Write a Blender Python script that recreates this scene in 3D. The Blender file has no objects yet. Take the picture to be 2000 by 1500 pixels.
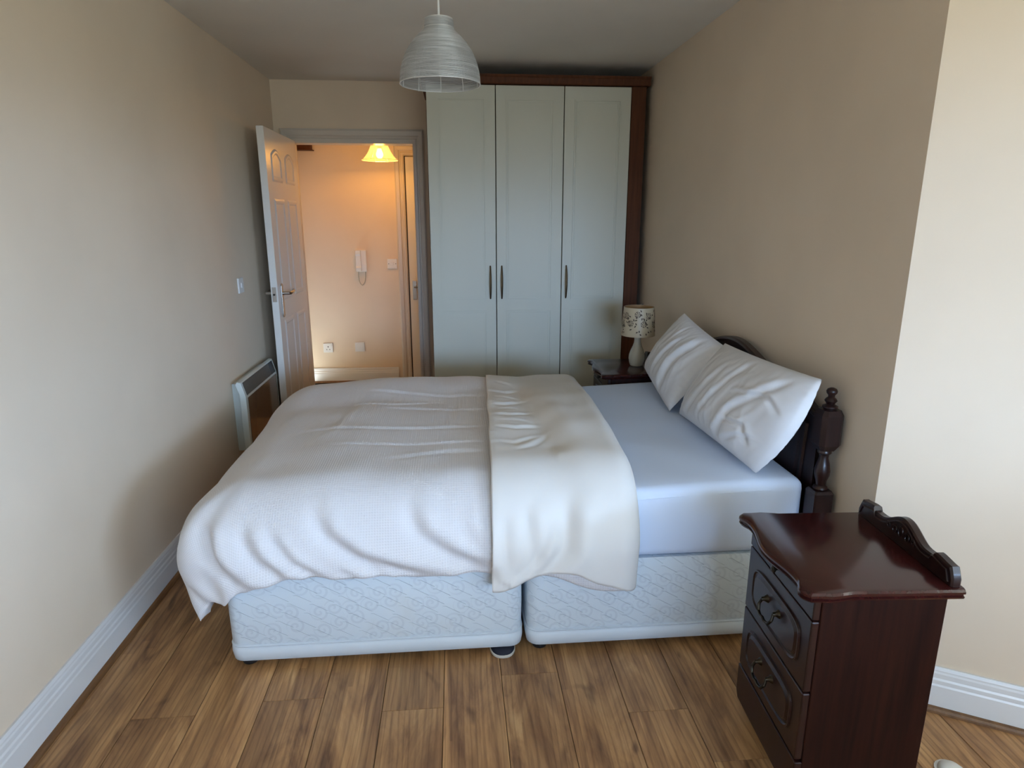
import bpy, bmesh, math, random
from math import sin, cos, pi, radians, sqrt, hypot, atan2, exp
from mathutils import Vector, Matrix, noise
random.seed(7)
scene = bpy.context.scene
C = scene.collection

# ------------------------------------------------------------------ camera, sky, daylight, exposure
cam_d = bpy.data.cameras.new('camera'); cam = bpy.data.objects.new('camera', cam_d); C.objects.link(cam)
cam_d.sensor_fit = 'HORIZONTAL'; cam_d.sensor_width = 36.0; cam_d.lens = 1266.3 / 2000 * 36
cam_d.clip_start = 0.05
PITCH, YAW, ROLL = 0.2503, 0.0856, -0.0005
fwd = Vector((sin(YAW) * cos(PITCH), cos(YAW) * cos(PITCH), -sin(PITCH)))
right = Vector((cos(YAW), -sin(YAW), 0)); up = right.cross(fwd)
r2 = right * cos(ROLL) + up * sin(ROLL); u2 = up * cos(ROLL) - right * sin(ROLL)
cam.matrix_world = Matrix(((r2.x, u2.x, -fwd.x, 0), (r2.y, u2.y, -fwd.y, 0), (r2.z, u2.z, -fwd.z, 1.4841), (0, 0, 0, 1)))
scene.camera = cam
scene.view_settings.view_transform = 'Standard'
try: scene.view_settings.look = 'None'
except Exception: pass
scene.view_settings.gamma = 1.0
scene.view_settings.use_curve_mapping = False
scene.view_settings.exposure = 0.0
world = bpy.data.worlds.new('sky'); scene.world = world; world.use_nodes = True
wn = world.node_tree.nodes; wl = world.node_tree.links
bg = wn['Background']; bg.inputs['Strength'].default_value = 39.5
tc = wn.new('ShaderNodeTexCoord'); sx = wn.new('ShaderNodeSeparateXYZ'); cr = wn.new('ShaderNodeValToRGB')
mr = wn.new('ShaderNodeMapRange'); mr.inputs['From Min'].default_value = -1.0
wl.new(tc.outputs['Generated'], sx.inputs[0]); wl.new(sx.outputs['Z'], mr.inputs['Value']); wl.new(mr.outputs[0], cr.inputs['Fac']); wl.new(cr.outputs['Color'], bg.inputs['Color'])
els = cr.color_ramp.elements
els[0].position = 0.49; els[0].color = (0.17, 0.19, 0.19, 1)          # ground and buildings below the horizon
els[1].position = 0.53; els[1].color = (0.475, 0.69, 1.05, 1)           # overcast sky, a little brighter overhead
e3 = els.new(1.0); e3.color = (0.54, 0.775, 1.17, 1)

def window_portal(name, loc, direction, sx, sz):
    l = bpy.data.lights.new(name, 'AREA'); l.shape = 'RECTANGLE'; l.size = sx; l.size_y = sz
    l.cycles.is_portal = True
    o = bpy.data.objects.new(name, l); C.objects.link(o); o.location = loc
    o.rotation_euler = Vector(direction).to_track_quat('-Z', 'Z').to_euler()
W1 = (0.10, 2.05, 0.92, 2.08); W2 = (-1.40, 0.60, 0.92, 2.08)        # window opening in the side wall: extent along the wall, sill, head
window_portal('window_portal', ((W1[0] + W1[1]) / 2, -2.3, (W1[2] + W1[3]) / 2), (0, 1, 0), W1[1] - W1[0], W1[3] - W1[2])
window_portal('window_portal', (2.32, (W2[0] + W2[1]) / 2, (W2[2] + W2[3]) / 2), (-1, 0, 0), W2[1] - W2[0], W2[3] - W2[2])
hl = bpy.data.lights.new('hall_bulb_light', 'POINT'); hl.energy = 66; hl.color = (1.0, 0.44, 0.055); hl.shadow_soft_size = 0.03
ho = bpy.data.objects.new('hall_bulb_light', hl); C.objects.link(ho); ho.location = (-0.575, 5.45, 1.965)

# ------------------------------------------------------------------ material helpers
def mat(name, color, rough=0.5, metal=0.0, coat=0.0, spec=0.5, build=None, emit=None, estr=0.0, sheen=0.0, trans=0.0):
    m = bpy.data.materials.new(name); m.use_nodes = True
    nt = m.node_tree; b = nt.nodes['Principled BSDF']
    b.inputs['Base Color'].default_value = (*color, 1); b.inputs['Roughness'].default_value = rough
    b.inputs['Metallic'].default_value = metal; b.inputs['Coat Weight'].default_value = coat
    b.inputs['Coat Roughness'].default_value = 0.12
    b.inputs['Specular IOR Level'].default_value = spec
    b.inputs['Sheen Weight'].default_value = sheen
    b.inputs['Transmission Weight'].default_value = trans
    if emit: b.inputs['Emission Color'].default_value = (*emit, 1); b.inputs['Emission Strength'].default_value = estr
    if build: build(nt, b)
    return m
class N:
    def __init__(s, nt): s.nt = nt
    def __call__(s, typ, inputs=None, **props):
        n = s.nt.nodes.new('ShaderNode' + typ)
        for k, v in props.items(): setattr(n, k, v)
        for k, v in (inputs or {}).items():
            if isinstance(v, bpy.types.NodeSocket): s.nt.links.new(v, n.inputs[k])
            else: n.inputs[k].default_value = v
        return n
    def link(s, a, b): s.nt.links.new(a, b)
def ramp(n, fac, stops):
    r = n('ValToRGB', {'Fac': fac}); e = r.color_ramp.elements
    while len(e) < len(stops): e.new(0.5)
    for i, (p, c) in enumerate(stops): e[i].position = p; e[i].color = (*c, 1)
    return r.outputs['Color']
def bump(n, b, h, strength=0.3, dist=0.002):
    bp = n('Bump', {'Height': h, 'Strength': strength, 'Distance': dist}); n.link(bp.outputs['Normal'], b.inputs['Normal'])
def mix(n, f, a, c, mode='MIX'):
    m = n('Mix', data_type='RGBA', blend_type=mode)
    for k, v in ((0, f), (6, a), (7, c)):
        if isinstance(v, bpy.types.NodeSocket): n.link(v, m.inputs[k])
        else: m.inputs[k].default_value = v if k == 0 else (*v, 1)
    return m.outputs[2]
def math_(n, op, a, b=0.0, c=None):
    d = {0: a, 1: b}
    if c is not None: d[2] = c
    return n('Math', d, operation=op).outputs[0]

def paint_build(col, amount=0.03):
    def f(nt, b):
        n = N(nt); pos = n('NewGeometry').outputs['Position']
        t = n('TexNoise', {'Vector': pos, 'Scale': 1.6, 'Detail': 4.0}).outputs['Fac']
        c2 = tuple(max(0, x * (1 - 2.2 * amount)) for x in col)
        n.link(ramp(n, t, [(0.35, c2), (0.65, col)]), b.inputs['Base Color'])
        h = n('TexNoise', {'Vector': pos, 'Scale': 160.0, 'Detail': 2.0}).outputs['Fac']
        bump(n, b, h, 0.12, 0.001)
    return f
WALLC = (0.79, 0.652, 0.50)
M = {}
M['wall'] = mat('cream_wall_paint', WALLC, 0.6, spec=0.3, build=paint_build(WALLC))
M['ceiling'] = mat('ceiling_paint', (0.80, 0.76, 0.70), 0.7, spec=0.2, build=paint_build((0.80, 0.76, 0.70)))
M['white_gloss'] = mat('white_gloss_paint', (0.74, 0.73, 0.72), 0.28)
M['cream_gloss'] = mat('door_white_paint', (0.76, 0.73, 0.68), 0.25)
M['frame_paint'] = mat('cream_frame_paint', (0.60, 0.54, 0.47), 0.3)
M['cord'] = mat('beige_cord', (0.45, 0.38, 0.29), 0.5)
M['plastic'] = mat('white_plastic', (0.78, 0.77, 0.75), 0.35)
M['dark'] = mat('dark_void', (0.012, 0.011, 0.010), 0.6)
M['chrome'] = mat('satin_chrome', (0.55, 0.53, 0.50), 0.25, metal=1.0)
M['bronze'] = mat('bronze_handle', (0.20, 0.16, 0.11), 0.35, metal=1.0)
M['brass'] = mat('aged_brass', (0.05, 0.042, 0.03), 0.35, metal=1.0)
M['screed'] = mat('dark_underlay', (0.05, 0.04, 0.03), 0.8)
def thin_glass(nt, b):
    n = N(nt); t = n('BsdfTransparent', {'Color': (0.95, 0.97, 0.97, 1)}); g = n('BsdfGlossy', {'Roughness': 0.02})
    mx = n('MixShader', {0: 0.06}); n.link(t.outputs[0], mx.inputs[1]); n.link(g.outputs[0], mx.inputs[2])
    n.link(mx.outputs[0], nt.nodes['Material Output'].inputs['Surface'])
M['glass'] = mat('window_glass', (0.9, 0.95, 1.0), 0.02, build=thin_glass)

def laminate(nt, b):
    n = N(nt); pos = n('NewGeometry').outputs['Position']; rnd = n('ObjectInfo').outputs['Random']
    sep = n('SeparateXYZ', {'Vector': pos})
    off = math_(n, 'MULTIPLY', rnd, 37.0)
    v = n('CombineXYZ', {'X': math_(n, 'ADD', sep.outputs['X'], off), 'Y': math_(n, 'ADD', sep.outputs['Y'], math_(n, 'MULTIPLY', rnd, 91.0)), 'Z': off}).outputs[0]
    def stretched(sx, sy):
        return n('Mapping', {'Vector': v, 'Scale': (sx, sy, 1.0)}).outputs[0]
    broad = n('TexNoise', {'Vector': stretched(9.0, 1.9), 'Scale': 1.0, 'Detail': 5.0, 'Roughness': 0.6, 'Distortion': 1.2}).outputs['Fac']
    fine = n('TexNoise', {'Vector': stretched(95.0, 5.0), 'Scale': 1.0, 'Detail': 5.0, 'Roughness': 0.65}).outputs['Fac']
    wave = n('TexWave', {'Vector': stretched(9.0, 0.9), 'Scale': 1.7, 'Distortion': 11.0, 'Detail': 2.0, 'Detail Scale': 0.8}, wave_type='BANDS', bands_direction='X').outputs['Fac']
    knot = n('TexNoise', {'Vector': stretched(7.0, 2.6), 'Scale': 1.0, 'Detail': 2.0, 'Distortion': 1.5}).outputs['Fac']
    base = ramp(n, broad, [(0.28, (0.16, 0.070, 0.024)), (0.42, (0.31, 0.150, 0.052)), (0.54, (0.45, 0.235, 0.085)), (0.70, (0.58, 0.335, 0.135))])
    strip = n('TexVoronoi', {'Vector': n('Mapping', {'Vector': v, 'Scale': (15.0, 0.55, 1.0)}).outputs[0], 'Scale': 1.0, 'Randomness': 0.8}, distance='CHEBYCHEV')
    sc = n('SeparateColor', {'Color': strip.outputs['Color']}).outputs[0]
    base = mix(n, 0.75, base, ramp(n, sc, [(0.0, (0.66, 0.60, 0.55)), (0.5, (0.95, 0.95, 0.95)), (1.0, (1.15, 1.12, 1.05))]), 'MULTIPLY')
    g = ramp(n, fine, [(0.36, (0.62, 0.57, 0.52)), (0.58, (1.0, 1.0, 1.0))])
    c = mix(n, 0.6, base, g, 'MULTIPLY')
    w = ramp(n, wave, [(0.0, (0.58, 0.52, 0.47)), (0.30, (1.0, 1.0, 1.0))])
    c = mix(n, 0.55, c, w, 'MULTIPLY')
    k = ramp(n, knot, [(0.27, (0.26, 0.20, 0.16)), (0.36, (1.0, 1.0, 1.0))])
    c = mix(n, 0.7, c, k, 'MULTIPLY')
    tone = n('HueSaturation', {'Color': c, 'Value': math_(n, 'ADD', math_(n, 'MULTIPLY', rnd, 0.28), 0.92), 'Saturation': 0.95}).outputs[0]
    n.link(tone, b.inputs['Base Color'])
    bump(n, b, fine, 0.10, 0.0008)
    rr = n('MapRange', {'Value': fine, 'To Min': 0.33, 'To Max': 0.48}); n.link(rr.outputs[0], b.inputs['Roughness'])
M['laminate'] = mat('walnut_laminate', (0.25, 0.14, 0.06), 0.4, build=laminate)

def wood(c0, c1, axis='Z', scale=1.0):
    def f(nt, b):
        n = N(nt); co = n('TexCoord').outputs['Object']
        s = {'Z': (60, 60, 3), 'Y': (60, 3, 60), 'X': (3, 60, 60)}[axis]
        v = n('Mapping', {'Vector': co, 'Scale': tuple(x * scale for x in s)}).outputs[0]
        t = n('TexNoise', {'Vector': v, 'Scale': 1.0, 'Detail': 5.0, 'Roughness': 0.6, 'Distortion': 0.4}).outputs['Fac']
        n.link(ramp(n, t, [(0.3, c0), (0.7, c1)]), b.inputs['Base Color'])
    return f
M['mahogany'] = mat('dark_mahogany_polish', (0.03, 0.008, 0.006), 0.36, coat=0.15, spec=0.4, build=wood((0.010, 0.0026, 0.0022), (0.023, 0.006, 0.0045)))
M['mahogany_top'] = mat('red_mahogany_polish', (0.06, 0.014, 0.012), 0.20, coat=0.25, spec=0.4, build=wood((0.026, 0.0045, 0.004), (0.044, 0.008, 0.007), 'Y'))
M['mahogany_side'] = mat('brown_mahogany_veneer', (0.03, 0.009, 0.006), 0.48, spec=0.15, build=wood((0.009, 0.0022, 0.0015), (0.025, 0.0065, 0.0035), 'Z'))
M['redwood'] = mat('reddish_brown_veneer', (0.12, 0.045, 0.02), 0.55, spec=0.2, build=wood((0.075, 0.024, 0.009), (0.115, 0.039, 0.014)))
M['beadwood'] = mat('brown_floor_bead', (0.16, 0.075, 0.03), 0.4, build=wood((0.12, 0.055, 0.022), (0.22, 0.11, 0.045), 'Y'))
M['ward'] = mat('pale_green_cream_door', (0.62, 0.62, 0.53), 0.38, build=paint_build((0.62, 0.62, 0.53), 0.01))

def cloth(nscale, st):
    def f(nt, b):
        n = N(nt); co = n('TexCoord').outputs['Object']
        h = n('TexNoise', {'Vector': co, 'Scale': nscale, 'Detail': 3.0}).outputs['Fac']
        w = n('TexNoise', {'Vector': co, 'Scale': 9.0, 'Detail': 4.0, 'Distortion': 1.0}).outputs['Fac']
        hh = math_(n, 'ADD', math_(n, 'MULTIPLY', w, 3.0), h)
        bump(n, b, hh, st, 0.003)
    return f
M['sheet'] = mat('white_cotton_sheet', (0.70, 0.80, 0.98), 0.85, spec=0.2, build=cloth(700, 0.06))
M['pillow'] = mat('white_pillowcase_cotton', (0.80, 0.80, 0.82), 0.85, spec=0.2, build=cloth(700, 0.10))
M['flap'] = mat('plain_cream_cotton', (0.79, 0.77, 0.74), 0.75, spec=0.2, build=cloth(700, 0.12))
def waffle(nt, b):
    n = N(nt); uv = n('UVMap').outputs['UV']; sp = n('SeparateXYZ', {'Vector': uv})
    k = 2 * pi / 0.0085
    a = math_(n, 'ABSOLUTE', math_(n, 'SINE', math_(n, 'MULTIPLY', sp.outputs['X'], k / 2)))
    c = math_(n, 'ABSOLUTE', math_(n, 'SINE', math_(n, 'MULTIPLY', sp.outputs['Y'], k / 2)))
    h = math_(n, 'MINIMUM', a, c)
    n.link(ramp(n, h, [(0.0, (0.82, 0.80, 0.81)), (0.55, (0.735, 0.71, 0.715))]), b.inputs['Base Color'])
    bump(n, b, math_(n, 'SUBTRACT', 1.0, h), 0.5, 0.0016)
M['waffle'] = mat('cream_waffle_cotton', (0.80, 0.76, 0.72), 0.85, spec=0.2, sheen=0.1, build=waffle)
def damask(nt, b):
    n = N(nt); co = n('TexCoord').outputs['Object']; sp = n('SeparateXYZ', {'Vector': co})
    flat = n('CombineXYZ', {'X': math_(n, 'ADD', sp.outputs['X'], math_(n, 'MULTIPLY', sp.outputs['Y'], 1.0)), 'Y': sp.outputs['Z']}).outputs[0]
    SC = 15.0
    vo = n('TexVoronoi', {'Vector': flat, 'Scale': SC, 'Randomness': 0.75}, voronoi_dimensions='2D')
    loc = n('VectorMath', {0: flat, 1: vo.outputs['Position']}, operation='SUBTRACT').outputs[0]
    ls = n('SeparateXYZ', {'Vector': loc})
    ang = math_(n, 'ARCTAN2', ls.outputs['Y'], ls.outputs['X'])
    hand = math_(n, 'SIGN', math_(n, 'SUBTRACT', n('SeparateColor', {'Color': vo.outputs['Color']}).outputs[0], 0.5))
    rad = n('VectorMath', {0: loc}, operation='LENGTH').outputs['Value']
    spi = math_(n, 'SINE', math_(n, 'ADD', math_(n, 'MULTIPLY', ang, hand), math_(n, 'MULTIPLY', rad, 330.0)))
    pat = math_(n, 'MULTIPLY', n('MapRange', {'Value': spi, 'From Min': 0.05, 'From Max': 0.45}).outputs[0], n('MapRange', {'Value': rad, 'From Min': 0.034, 'From Max': 0.028}).outputs[0])
    stain = n('TexNoise', {'Vector': co, 'Scale': 5.0, 'Detail': 5.0}).outputs['Fac']
    c = mix(n, pat, (0.65, 0.72, 0.78), (0.585, 0.65, 0.715))
    c = mix(n, n('MapRange', {'Value': stain, 'From Min': 0.6, 'From Max': 0.75, 'To Max': 0.3}).outputs[0], c, (0.55, 0.52, 0.46))
    n.link(c, b.inputs['Base Color'])
    # stepped diagonal quilting seams
    u = math_(n, 'ADD', math_(n, 'MULTIPLY', sp.outputs['X'], 0.70), sp.outputs['Z'])
    t = math_(n, 'FRACT', math_(n, 'MULTIPLY', math_(n, 'SUBTRACT', sp.outputs['X'], math_(n, 'MULTIPLY', sp.outputs['Z'], 0.7)), 13.0))
    stair = n('MapRange', {'Value': t, 'From Min': 0.0, 'From Max': 0.16, 'To Min': 0.006, 'To Max': 0.0}).outputs[0]
    g = math_(n, 'ADD', u, math_(n, 'ADD', stair, math_(n, 'MULTIPLY', t, -0.006)))
    s = math_(n, 'ABSOLUTE', math_(n, 'SINE', math_(n, 'MULTIPLY', g, pi / 0.046)))
    seam = n('MapRange', {'Value': s, 'From Min': 0.0, 'From Max': 0.13}).outputs[0]
    bump(n, b, math_(n, 'SUBTRACT', 1.0, seam), 0.62, 0.003)
M['damask'] = mat('pale_blue_damask', (0.66, 0.71, 0.73), 0.6, build=damask)
M['valance'] = mat('white_vinyl_band', (0.67, 0.73, 0.79), 0.45, build=paint_build((0.67, 0.73, 0.79), 0.05))
M['heater'] = mat('heater_white_enamel', (0.62, 0.66, 0.62), 0.35)
M['heater_panel'] = mat('heater_bronze_panel', (0.20, 0.13, 0.08), 0.10, metal=0.25)
M['grille'] = mat('heater_grille_grey', (0.16, 0.165, 0.15), 0.45)
M['ceramic'] = mat('beige_glazed_ceramic', (0.48, 0.45, 0.36), 0.12, coat=0.5)
M['shade'] = mat('cream_lampshade', (0.50, 0.405, 0.27), 0.4)
M['shade_in'] = mat('tan_lampshade_lining', (0.36, 0.20, 0.08), 0.6)
M['cutout'] = mat('dark_cutout', (0.07, 0.045, 0.03), 0.7)
M['wire'] = mat('silver_wire', (0.74, 0.74, 0.73), 0.3, metal=0.4)
def woven(nt, b):
    n = N(nt); co = n('TexCoord').outputs['Object']; sp = n('SeparateXYZ', {'Vector': co})
    j = n('TexNoise', {'Vector': n('Mapping', {'Vector': co, 'Scale': (9, 9, 120)}).outputs[0], 'Scale': 1.0, 'Detail': 4.0}).outputs['Fac']
    n.link(ramp(n, j, [(0.3, (0.42, 0.43, 0.43)), (0.7, (0.72, 0.73, 0.73))]), b.inputs['Base Color'])
    bump(n, b, j, 0.5, 0.002)
M['woven'] = mat('silver_woven_wire', (0.55, 0.56, 0.56), 0.35, metal=0.3, build=woven)
M['hall_shade'] = mat('gold_mesh_shade', (0.75, 0.55, 0.22), 0.6, emit=(1.0, 0.60, 0.16), estr=0.9, build=lambda nt, b: b.inputs['Alpha'].__setattr__('default_value', 0.62))
M['bulb'] = mat('glowing_bulb', (1, 0.8, 0.4), 0.4, emit=(1.0, 0.72, 0.30), estr=14.0)
M['navy'] = mat('navy_canvas', (0.010, 0.012, 0.025), 0.8)
M['sole'] = mat('off_white_rubber', (0.62, 0.60, 0.54), 0.5)
M['black'] = mat('black_plastic', (0.012, 0.012, 0.014), 0.4)
M['ground'] = mat('outdoor_ground', (0.12, 0.12, 0.11), 0.9)

# ------------------------------------------------------------------ mesh helpers
class G:
    def __init__(s): s.v = []; s.f = []; s.uv = []
    def box(s, x0, x1, y0, y1, z0, z1):
        b = len(s.v)
        s.v += [(x, y, z) for z in (z0, z1) for y in (y0, y1) for x in (x0, x1)]
        s.f += [tuple(b + i for i in q) for q in ((0, 2, 3, 1), (4, 5, 7, 6), (0, 1, 5, 4), (2, 6, 7, 3), (0, 4, 6, 2), (1, 3, 7, 5))]
        return s
    def loft(s, rings, cap0=True, cap1=True, closed=True):
        b = len(s.v); n = len(rings[0])
        for r in rings: s.v += [tuple(p) for p in r]
        for i in range(len(rings) - 1):
            for j in range(n if closed else n - 1):
                k = (j + 1) % n
                s.f.append((b + i * n + j, b + i * n + k, b + (i + 1) * n + k, b + (i + 1) * n + j))
        if cap0: s.f.append(tuple(b + j for j in reversed(range(n))))
        if cap1: s.f.append(tuple(b + (len(rings) - 1) * n + j for j in range(n)))
        return s
    def prism(s, poly, axis, a, b_, inset=0.0, steps=None):
        def P(p, q):
            return {'x': (q, p[0], p[1]), 'y': (p[0], q, p[1]), 'z': (p[0], p[1], q)}[axis]
        return s.loft([[P(p, a) for p in poly], [P(p, b_) for p in poly]])
    def lathe(s, prof, seg=24, c=(0, 0, 0), cap=True, phase=0.0):
        rings = [[(c[0] + r * cos(phase + 2 * pi * k / seg), c[1] + r * sin(phase + 2 * pi * k / seg), c[2] + z) for k in range(seg)] for r, z in prof]
        return s.loft(rings, cap and prof[0][0] > 1e-6, cap and prof[-1][0] > 1e-6)
    def tube(s, path, r, seg=6, closed=False):
        pts = [Vector(p) for p in path]; n = len(pts); rings = []
        prev = None
        for i in range(n):
            if closed: t = pts[(i + 1) % n] - pts[i - 1]
            else: t = pts[min(i + 1, n - 1)] - pts[max(i - 1, 0)]
            t.normalize()
            if prev is None:
                a = Vector((0, 0, 1)) if abs(t.z) < 0.9 else Vector((1, 0, 0))
                nn = (a - t * a.dot(t)).normalized()
            else: nn = (prev - t * prev.dot(t)).normalized()
            prev = nn; bb = t.cross(nn)
            rr = r[i] if isinstance(r, (list, tuple)) else r
            rings.append([pts[i] + nn * (rr * cos(2 * pi * k / seg)) + bb * (rr * sin(2 * pi * k / seg)) for k in range(seg)])
        if closed: rings.append(rings[0])
        return s.loft(rings, not closed, not closed)
    def grid(s, func, nu, nv, flip=False):
        b = len(s.v)
        for i in range(nu + 1):
            for j in range(nv + 1): s.v.append(tuple(func(i / nu, j / nv)))
        for i in range(nu):
            for j in range(nv):
                q = (b + i * (nv + 1) + j, b + (i + 1) * (nv + 1) + j, b + (i + 1) * (nv + 1) + j + 1, b + i * (nv + 1) + j + 1)
                s.f.append(tuple(reversed(q)) if flip else q)
        return s
    def build(s, name, m, parent=None, bevel=0.0, seg=2, smooth=False, angle=40, fix=True):
        me = bpy.data.meshes.new(name); me.from_pydata(s.v, [], s.f); me.update()
        bm = bmesh.new(); bm.from_mesh(me)
        if smooth: bmesh.ops.remove_doubles(bm, verts=bm.verts, dist=1e-6)
        if fix: bmesh.ops.recalc_face_normals(bm, faces=bm.faces)
        if bevel: bmesh.ops.bevel(bm, geom=[e for e in bm.edges if len(e.link_faces) == 2 and e.calc_face_angle(0) > 0.5], offset=bevel, segments=seg, affect='EDGES', profile=0.5)
        bm.to_mesh(me); bm.free()
        o = bpy.data.objects.new(name, me); C.objects.link(o); me.materials.append(m)
        if smooth:
            for p in me.polygons: p.use_smooth = True
            if angle < 180: me.set_sharp_from_angle(angle=radians(angle))
        if parent: o.parent = parent
        return o
def box(name, m, dims, parent=None, bevel=0.0, seg=2):
    return G().box(*dims).build(name, m, parent, bevel, seg)
def tag(o, label=None, cat=None, group=None, kind=None):
    for k, v in (('label', label), ('category', cat), ('group', group), ('kind', kind)):
        if v: o[k] = v
    return o
def empty(name, loc, rz=0.0, label=None, cat=None, group=None, kind=None):
    o = bpy.data.objects.new(name, None); C.objects.link(o); o.location = loc; o.rotation_euler = (0, 0, rz)
    o.empty_display_size = 0.05
    return tag(o, label, cat, group, kind)
def struct(name, m, *boxes, bevel=0.0):
    g = G()
    for b in boxes: g.box(*b)
    return tag(g.build(name, m, bevel=bevel), kind='structure')
def copy_tree(o, parent=None):
    c = o.copy(); C.objects.link(c)
    if parent: c.parent = parent
    for ch in list(o.children): copy_tree(ch, c)
    return c
def catmull(pts, n=8):
    out = []; P = [Vector(p) for p in pts]; P = [P[0] * 2 - P[1]] + P + [P[-1] * 2 - P[-2]]
    for i in range(1, len(P) - 2):
        for k in range(n):
            t = k / n; a, b, c, d = P[i - 1], P[i], P[i + 1], P[i + 2]
            out.append(0.5 * ((2 * b) + (c - a) * t + (2 * a - 5 * b + 4 * c - d) * t * t + (3 * b - a - 3 * c + d) * t ** 3))
    out.append(P[-2]); return out
def sm(a, b, x):
    t = min(1, max(0, (x - a) / (b - a))); return t * t * (3 - 2 * t)

# ------------------------------------------------------------------ room shell
XL, XR, YB, YC, ZC = -1.235, 1.255, 4.907, 1.72, 2.4
YF = -2.3                                   # window wall behind the camera
BX, BY = 0.866, -0.5                        # direction of the angled bay wall
XW = 2.32; BLEN = (XW - XR) / BX; YW = YC + BY * BLEN
floor = tag(box('floor', M['screed'], (XL - .1, XW + .1, YF - .1, YB + 1.3, -0.10, -0.008)), kind='structure')
struct('ceiling', M['ceiling'], (XL - .5, XW + .2, YF - .2, YB + 1.4, ZC, ZC + .1))
struct('wall_left', M['wall'], (XL - .1, XL, YF - .1, YB, -0.1, ZC))
DL, DR, DH = -1.142, -0.262, 2.012         # rough door opening
struct('wall_back', M['wall'], (XL - .1, DL, YB, YB + .12, -.1, ZC), (DR, XR + .1, YB, YB + .12, -.1, ZC), (DL, DR, YB, YB + .12, DH, ZC))
g = G(); 
g.prism([(XR, YB), (XR, YC), (XW, YW), (XW + .1, YW + .05), (XW + .1, YB)], 'z', -.1, ZC)
# right-hand wall and the angled bay wall are built separately
struct('wall_right', M['wall'], (XR, XR + .10, YC + .06, YB, -.1, ZC))
bw = G().prism([(XR, YC), (XW, YW), (XW + .05, YW + .0866), (XR + .05, YC + .0866), (XR, YC + .06)], 'z', -.1, ZC)
tag(bw.build('wall_bay', M['wall']), kind='structure')
struct('wall_front', M['wall'], (XL - .1, W1[0], YF - .12, YF, -.1, ZC), (W1[1], XW + .12, YF - .12, YF, -.1, ZC), (W1[0], W1[1], YF - .12, YF, -.1, W1[2]), (W1[0], W1[1], YF - .12, YF, W1[3], ZC))
struct('wall_side', M['wall'], (XW, XW + .12, YF, W2[0], -.1, ZC), (XW, XW + .12, W2[1], YW + .05, -.1, ZC), (XW, XW + .12, W2[0], W2[1], -.1, W2[2]), (XW, XW + .12, W2[0], W2[1], W2[3], ZC))
def window(name, x0, x1, z0, z1, along, at):
    w = tag(bpy.data.objects.new(name, None), kind='structure'); C.objects.link(w)
    fr = G(); t = .05
    B = (lambda a, b, c, d, e, f: (a, b, at - .05 + c, at - .05 + d, e, f)) if along == 'x' else (lambda a, b, c, d, e, f: (at + .05 - d, at + .05 - c, a, b, e, f))
    xm = (x0 + x1) / 2
    for q in ((x0, x1, 0, .05, z0, z0 + t), (x0, x1, 0, .05, z1 - t, z1), (x0, x0 + t, 0, .05, z0 + t, z1 - t), (x1 - t, x1, 0, .05, z0 + t, z1 - t), (xm - t / 2, xm + t / 2, 0, .05, z0 + t, z1 - t)): fr.box(*B(*q))
    fr.build('window_frame', M['white_gloss'], w)
    for a, b in ((x0 + t, xm - t / 2), (xm + t / 2, x1 - t)): G().box(*B(a, b, .005, .011, z0 + t, z1 - t)).build('pane', M['glass'], w)
window('window_1', *W1, 'x', YF - .02)
window('window_2', *W2, 'y', XW + .02)

# unseen slab added outside above both windows to cut off the high sky
struct('sky_cut_slab', M['ceiling'], (XW + .12, XW + 3.2, YF - 3.2, 3.6, ZC - .05, ZC + .1), (XL - 1.5, XW + .12, YF - 3.2, YF - .12, ZC - .05, ZC + .1))
# hall beyond the door
HY = 6.0
struct('wall_hall', M['wall'], (-1.75, -0.50, HY, HY + .1, -.1, ZC), (-0.50, 0.42, HY, HY + .1, 2.03, ZC), (0.42, .75, HY, HY + .1, -.1, ZC), (-.55, .5, HY + .06, HY + .1, -.1, 2.1), (-1.75, -1.65, YB + .12, HY, -.1, ZC), (.65, .75, YB + .12, HY, -.1, ZC), (-1.65, XL - .1, YB, YB + .12, -.1, ZC))

# floor planks
random.seed(3)
PW = 0.1905; joints = {0: 1.76, 2: 1.804, 4: 1.728, 6: 1.86, 8: 1.658}
k0 = -2
for k in range(k0, 18):
    x0 = -1.02 + PW * k; x1 = x0 + PW
    if x1 < XL + .012: continue
    jy = joints.get(k, {1: 2.42, 3: 1.10, 5: 1.22, 7: 2.30}.get(k, random.uniform(0.7, 2.3)))
    y = jy - 1.28 * 4
    while y < YB:
        a, b = max(y, YF), min(y + 1.28, YB); y += 1.28
        xa, xb = max(x0, XL) + .0009, min(x1, XW) - .0009
        if b - a < .05 or xb - xa < .01: continue
        # planks stop at the angled wall
        if xa > XR:
            lim = YC + BY / BX * (xa - XR) + .03
            b = min(b, max(lim, YF))
        elif xb > XR: pass
        if b - a < .05: continue
        o = G().box(xa, xb, a + .0006, b - .0006, -0.008, 0.0).build('plank', M['laminate'], floor, bevel=0.0009, seg=1)

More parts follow.
